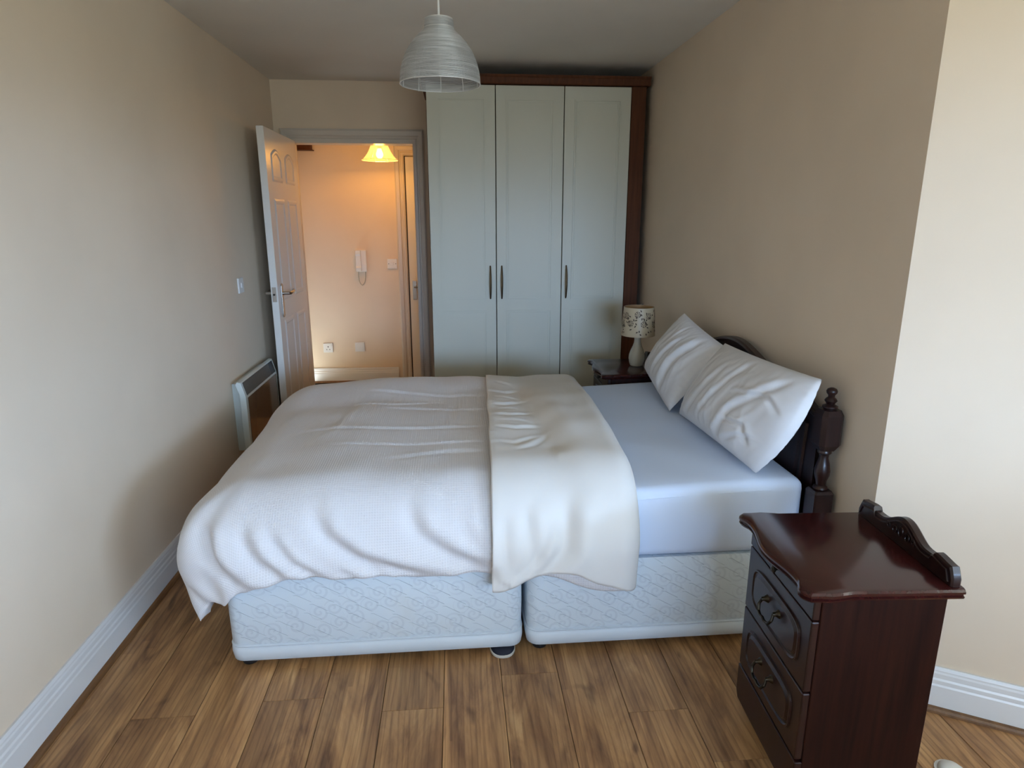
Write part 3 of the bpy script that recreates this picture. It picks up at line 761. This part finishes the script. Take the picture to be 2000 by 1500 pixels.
ns1 = make_nightstand((.978, 1.452, 0), radians(-3.2), 'dark mahogany nightstand with brass drop handles at the right front, nearest to the camera')
ns2 = copy_tree(ns1); ns2.location = (.972, 3.59, 0); ns2.rotation_euler = (0, 0, 0)
ns2['label'] = 'dark mahogany nightstand carrying the table lamp beyond the bed'

# ------------------------------------------------------------------ table lamp
tl = empty('table_lamp', (1.034, 3.60, .655), 0, 'small table lamp with beige ceramic vase base and rose cut-out shade', 'lamp')
G().lathe([(.0, .001), (.034, .001), (.038, .004), (.044, .022), (.047, .045), (.0455, .065), (.038, .090), (.027, .115), (.020, .138), (.0185, .155), (.021, .168), (.023, .172), (.0, .173)], 32).build('vase_base', M['ceramic'], tl, smooth=True, angle=60)
G().lathe([(.014, .172), (.014, .205), (.018, .206), (.018, .235)], 16).build('bulb_holder', M['plastic'], tl, smooth=True)
ZS0, ZS1, RS0, RS1 = .180, .342, .0965, .086
shd = G().lathe([(RS0, ZS0), (RS1, ZS1), (RS1 - .0022, ZS1), (RS0 - .0022, ZS0), (RS0, ZS0)], 48, cap=False).build('lamp_shade', M['shade'], tl, smooth=True, angle=50)
G().lathe([(RS0 - .0024, ZS0 + .001), (RS1 - .0024, ZS1 - .001), (RS1 - .003, ZS1 - .001), (RS0 - .003, ZS0 + .001), (RS0 - .0024, ZS0 + .001)], 48, cap=False).build('lining', M['shade_in'], shd, smooth=True, angle=50)
cg = G()
def on_shade(a, z):
    r = RS0 + (RS1 - RS0) * (z - ZS0) / (ZS1 - ZS0) + .0006
    return (r * cos(a), r * sin(a), z)
def petal(ac, zc, rad, ang, w, L):
    pts = []
    for k in range(8):
        t = 2 * pi * k / 8
        lx, ly = 1.15 * L * cos(t), 1.6 * w * sin(t)
        x = rad * cos(ang) + lx * -sin(ang) - ly * cos(ang); y = rad * sin(ang) + lx * cos(ang) - ly * sin(ang)
        pts.append(on_shade(ac + x / .092, zc + y))
    b = len(cg.v); cg.v += pts; cg.f.append(tuple(b + i for i in range(8)))
random.seed(11)
nrose = 0
for row, zc in enumerate((.306, .250, .205)):
    for k in range(8):
        ac = 2 * pi * (k + (.5 if row % 2 else 0) + .12 * random.uniform(-1, 1)) / 8 - 1.9
        if row < 2:
            z = zc + random.uniform(-.008, .008)
            for ring, (rad, np_, w, L) in enumerate(((.004, 3, .0010, .0028), (.0095, 5, .0012, .0045), (.0155, 7, .0014, .0056))):
                for j in range(np_): petal(ac, z, rad, 2 * pi * j / np_ + ring * .5, w, L)
            for j in range(6): petal(ac + random.uniform(-.35, .35), z + random.uniform(-.024, .024), .012, random.uniform(0, 6.28), .0022, .0062)
        else:
            for j in range(3): petal(ac + random.uniform(-.4, .4), zc + random.uniform(-.012, .010), 0.0, random.uniform(0, 6.28), .0022, .0055)
tag(cg.build('rose_cutouts', M['cutout'], shd), kind='stuff')

# ------------------------------------------------------------------ wardrobe
wd = empty('wardrobe', (.53, 4.30, 0), 0, 'tall three-door pale green wardrobe with reddish brown frame in the corner', 'wardrobe')
wx = lambda x: x - .53
FY = 0.0
G().box(wx(-.160), wx(-.142), .022, .600, .0, 2.280).box(wx(1.196), wx(1.214), .022, .600, .0, 2.280).box(wx(-.142), wx(1.196), .580, .600, .0, 2.280).box(wx(-.142), wx(1.196), .022, .580, .06, .08).box(wx(-.142), wx(1.196), .022, .580, 2.26, 2.28).build('carcass', M['redwood'], wd)
box('filler_panel', M['redwood'], (wx(1.124), wx(1.216), .0, .022, .0, 2.279), wd, .001, 1)
box('plinth', M['redwood'], (wx(-.160), wx(1.122), .012, .022, .0, .078), wd)
cp = [(-.014, 2.281), (-.018, 2.286), (-.020, 2.292), (-.026, 2.318), (-.030, 2.322), (-.030, 2.334), (.60, 2.334), (.60, 2.281)]
G().loft([[(wx(x), y, z) for y, z in cp] for x in (-.186, 1.236)]).build('cornice', M['redwood'], wd)
for i, (a, b, hx) in enumerate(((-.157, .2645, .227), (.2695, .6955, .302), (.7005, 1.1205, .729))):
    dr = box('door', M['ward'], (wx(a), wx(b), .0, .020, .082, 2.276), wd, .002, 2)
    for z0, z1 in ((.17, .889), (.958, 2.20)):
        x0, x1 = a + .062, b - .062
        g = G()
        for w0, w1, y in ((0, .008, -.0050), (.014, .022, -.0030)):
            g.box(wx(x0 + w0), wx(x1 - w0), y, .001, z0 + w0, z0 + w1).box(wx(x0 + w0), wx(x1 - w0), y, .001, z1 - w1, z1 - w0)
            g.box(wx(x0 + w0), wx(x0 + w1), y, .001, z0 + w1, z1 - w1).box(wx(x1 - w1), wx(x1 - w0), y, .001, z0 + w1, z1 - w1)
        g.build('panel_moulding', M['ward'], dr)
    g = G(); n = 14
    g.tube([(wx(hx), -.004 - .024 * sin(pi * k / n) ** .6, .968 + .214 * k / n) for k in range(n + 1)], [.0045 + .0028 * sin(pi * k / n) for k in range(n + 1)], 8)
    g.build('handle', M['bronze'], dr, smooth=True)

# ------------------------------------------------------------------ panel heater on the left wall
ht = empty('panel_heater', (XL, 3.80, .20), 0, 'white wall-mounted panel heater with bronze front beside the open door', 'heater')
sp = [(.001, .02), (.058, .02), (.058, .36), (.040, .405), (.001, .405)]
G().prism([(x, z) for x, z in sp], 'y', -.245, .27).build('back_casing', M['heater'], ht)
# front cover: side profile with a sloping grille on top
G().loft([[(x, y, z) for x, z in ((.059, .035), (.092, .035), (.092, .345), (.070, .428), (.050, .432), (.040, .415), (.059, .36))] for y in (-.315, .31)]).build('front_cover', M['heater'], ht, .003)
box('front_panel', M['heater_panel'], (.0915, .0945, -.285, .282, .05, .338), ht)
def slope(t, y, o): # point on the sloped grille plane, t from 0 (bottom) to 1 (top)
    return (.092 + (.070 - .092) * t + .966 * o, y, .345 + (.428 - .345) * t + .256 * o)
G().loft([[slope(t, y, .0008) for t, y in ((.08, -.29), (.92, -.29), (.92, .285), (.08, .285))], [slope(t, y, .0015) for t, y in ((.08, -.29), (.92, -.29), (.92, .285), (.08, .285))]]).build('grille_recess', M['dark'], ht)
g = G()
for k in range(12):
    t0 = .10 + .068 * k
    g.loft([[slope(t, y, o) for t, y in ((t0, -.288), (t0 + .04, -.288), (t0 + .04, .20), (t0, .20))] for o in (.0016, .0040)])
tag(g.build('grille_slats', M['grille'], ht), kind='stuff')
G().loft([[slope(t, y, o) for t, y in ((.12, .205), (.88, .205), (.88, .28), (.12, .28))] for o in (.0016, .0026)]).build('control_recess', M['black'], ht)

# ------------------------------------------------------------------ switches, sockets, intercom
def plate(name, loc, nrm, label, cat, w=.086, h=.086, d=.010, extras=()):
    rz = {'x': radians(90), 'y': 0}[nrm]
    o = empty(name, loc, rz, label, cat)
    box('face_plate', M['plastic'], (-w / 2, w / 2, -d, -.0005, -h / 2, h / 2), o, .003)
    for nm, m, q in extras: box(nm, m, (q[0], q[1], -d - q[4], -d + .001, q[2], q[3]), o, .0008, 1)
    return o
plate('light_switch', (XL, 3.86, 1.112), 'x', 'white light switch on the left wall beside the open door', 'switch', extras=[('rocker', M['plastic'], (-.008, .008, -.014, .014, .006))])
hs = plate('wall_socket', (-1.185, HY, .328), 'y', 'white socket low on the hall wall beside the open door edge', 'socket', extras=[('pin_hole', M['dark'], (-.004, .004, .004, .016, .0006)), ('pin_hole', M['dark'], (-.018, -.008, -.018, -.012, .0006)), ('pin_hole', M['dark'], (.008, .018, -.018, -.012, .0006)), ('rocker', M['plastic'], (.022, .034, .010, .032, .004))])
plate('blank_plate', (-.897, HY, .332), 'y', 'blank white wall plate low on the hall wall, right of the socket', 'wall plate', extras=[('cover', M['plastic'], (-.030, .030, -.030, .030, .002))])
plate('fused_switch', (-.567, HY, 1.088), 'y', 'white fused switch on the hall wall right of the entry phone', 'switch', extras=[('rocker', M['plastic'], (-.012, .012, -.014, .014, .005)), ('screw', M['brass'], (-.034, -.028, -.003, .003, .001)), ('screw', M['brass'], (.028, .034, -.003, .003, .001))])
ip = empty('entry_phone', (-.842, HY, 1.115), 0, 'white entry phone with handset and hanging cord on the hall wall', 'entry phone')
box('base', M['plastic'], (-.047, .050, -.030, -.0005, -.095, .095), ip, .006)
hs_ = G().loft([[(x, y, z) for x, y in ((-.044, -.031), (-.040, -.031 - b), (.002, -.031 - b), (.006, -.031))] for z, b in ((-.093, .020), (-.060, .024), (-.045, .014), (.045, .014), (.060, .024), (.093, .020))]).build('handset', M['plastic'], ip, .002)
box('call_button', M['plastic'], (.018, .036, -.034, -.030, -.05, -.03), ip)
G().tube(catmull([(-.022, -.035, -.092), (-.026, -.022, -.14), (-.020, -.014, -.19), (.002, -.012, -.215), (.024, -.014, -.19), (.034, -.018, -.14), (.036, -.014, -.094)], 6), .0042, 6).build('cord', M['cord'], ip, smooth=True)
bx = empty('wall_box', (-1.30, HY, 2.08), 0, 'small dark brown wooden box high on the hall wall beside the door', 'box')
box('case', M['redwood'], (-.05, .10, -.09, -.001, -.03, .035), bx, .003)
box('lip', M['redwood'], (-.055, .115, -.095, -.001, -.038, -.030), bx, .002)

# ------------------------------------------------------------------ pendant lamps
def pendant(name, loc, prof, nrib, cord_top, shade_mat, label, rings, winding=None, ndots=True, rw=.0016):
    t = empty(name, loc, 0, label, 'lamp')
    R0, Z0 = prof[0]
    outer = catmull([(r, 0, z) for r, z in prof], 6)
    P = [(p.x, p.z) for p in outer]
    if winding:
        g = G(); L = [0.0]
        for i in range(1, len(P)): L.append(L[-1] + hypot(P[i][0] - P[i - 1][0], P[i][1] - P[i - 1][1]))
        def at(d):
            i = 1
            while i < len(L) - 1 and L[i] < d: i += 1
            f = (d - L[i - 1]) / (L[i] - L[i - 1]); return [P[i - 1][m] + (P[i][m] - P[i - 1][m]) * f for m in (0, 1)]
        d = winding[2]; k = 0
        while d < L[-1]:
            r, z = at(d); jig = random.uniform(-.0005, .0005); ph = random.uniform(0, 6.28)
            g.tube([(r * cos(a), r * sin(a), z + jig * sin(2 * a + ph)) for a in [2 * pi * q / 40 for q in range(40)]], winding[0], 4, True)
            d += winding[1]
        tag(g.build('shade_winding', shade_mat, t, smooth=True, angle=180), kind='stuff')
    else: G().lathe(P, 64, cap=False).build('shade', shade_mat, t, smooth=True, angle=180, fix=False)
    for k in range(nrib):
        a = 2 * pi * (k + .5) / nrib
        G().tube([((r - .002) * cos(a), (r - .002) * sin(a), z) for r, z in P], .0019, 5).build('rib_wire', M['wire'], t, smooth=True)
        if ndots: G().lathe([(0, -.0035), (.0032, -.001), (.0032, .0015), (0, .0035)], 8, (R0 * cos(a), R0 * sin(a), Z0)).build('rim_bead', M['wire'], t, smooth=True)
    for r, z in rings: G().tube([(r * cos(2 * pi * k / 48), r * sin(2 * pi * k / 48), z) for k in range(48)], rw, 6, True).build('ring_wire', M['wire'], t, smooth=True)
    top = P[-1][1]
    G().lathe([(.018, top - .050), (.020, top - .045), (.020, top - .005), (.012, top + .008), (.004, top + .014), (.0028, cord_top - .03), (.0028, cord_top)], 16).build('cord', M['plastic'], t, smooth=True)
    G().lathe([(.0028, cord_top - .030), (.040, cord_top - .022), (.046, cord_top - .001)], 24).build('ceiling_rose', M['plastic'], t, smooth=True)
    for k in range(3):
        a = 2 * pi * k / 3; G().tube([(.018 * cos(a), .018 * sin(a), top - .004), ((P[-1][0] - .001) * cos(a), (P[-1][0] - .001) * sin(a), top - .001)], .0014, 5).build('spider_arm', M['wire'], t)
    return t, top
PR = [(.136, 0.0), (.133, .035), (.122, .075), (.103, .112), (.078, .142), (.058, .160), (.049, .172), (.048, .190), (.045, .200)]
pl, top = pendant('pendant_lamp', (-.038, 2.40, 1.925), PR, 10, ZC - 1.925, M['woven'], 'silver wire-wound dome pendant lamp hanging from the bedroom ceiling', [(.136, 0.0), (.045, .200), (.049, .172)], (.00085, .0020, .003), True, .0019)
G().lathe([(0, .085), (.018, .090), (.028, .108), (.027, .122), (.016, .142), (.013, .152)], 16).build('bulb', M['plastic'], pl, smooth=True)
HP = [(.141, 0.0), (.120, .018), (.092, .055), (.070, .100), (.058, .135)]
hp_, top = pendant('hall_pendant', (-.575, 5.45, 1.927), HP, 8, ZC - 1.927, M['hall_shade'], 'lit gold flared pendant lamp seen through the doorway in the hall', [(.141, 0.0), (.058, .135)])
G().lathe([(0, .012), (.016, .017), (.027, .035), (.027, .050), (.016, .074), (.013, .085)], 16).build('bulb', M['bulb'], hp_, smooth=True)

# ------------------------------------------------------------------ small things on the floor
sh = empty('shoe', (.137, 2.00, 0), 0, 'toe of a navy canvas shoe with off-white sole poking out under the divan', 'shoe')
def shoe_ring(k, z, y0=-.058):
    out = []
    for q in range(28):
        a = 2 * pi * q / 28; c, s_ = cos(a), sin(a)
        out.append((k * .045 * (abs(c) ** .8) * (1 if c > 0 else -1), (k * .058 * s_) if s_ < 0 else k * .17 * s_, z))
    return out
G().loft([shoe_ring(.97, .0008), shoe_ring(1.0, .003), shoe_ring(1.0, .010), shoe_ring(.96, .0115)]).build('sole', M['sole'], sh, smooth=True, angle=40)
G().loft([shoe_ring(.95, .0118), shoe_ring(.92, .018), shoe_ring(.82, .0225), shoe_ring(.5, .0245)]).build('upper', M['navy'], sh, smooth=True)
wc = empty('white_object', (1.335, 1.362, 0), 0, 'white rounded plastic object on the floor at the bottom right edge', 'plastic object')
G().lathe([(.030, .0008), (.034, .004), (.033, .009), (.024, .017), (.010, .021), (.0, .0215)], 24).build('dome', M['plastic'], wc, smooth=True)
G().lathe([(.040, .0005), (.041, .003), (.034, .004)], 24).build('rim', M['plastic'], wc, smooth=True)
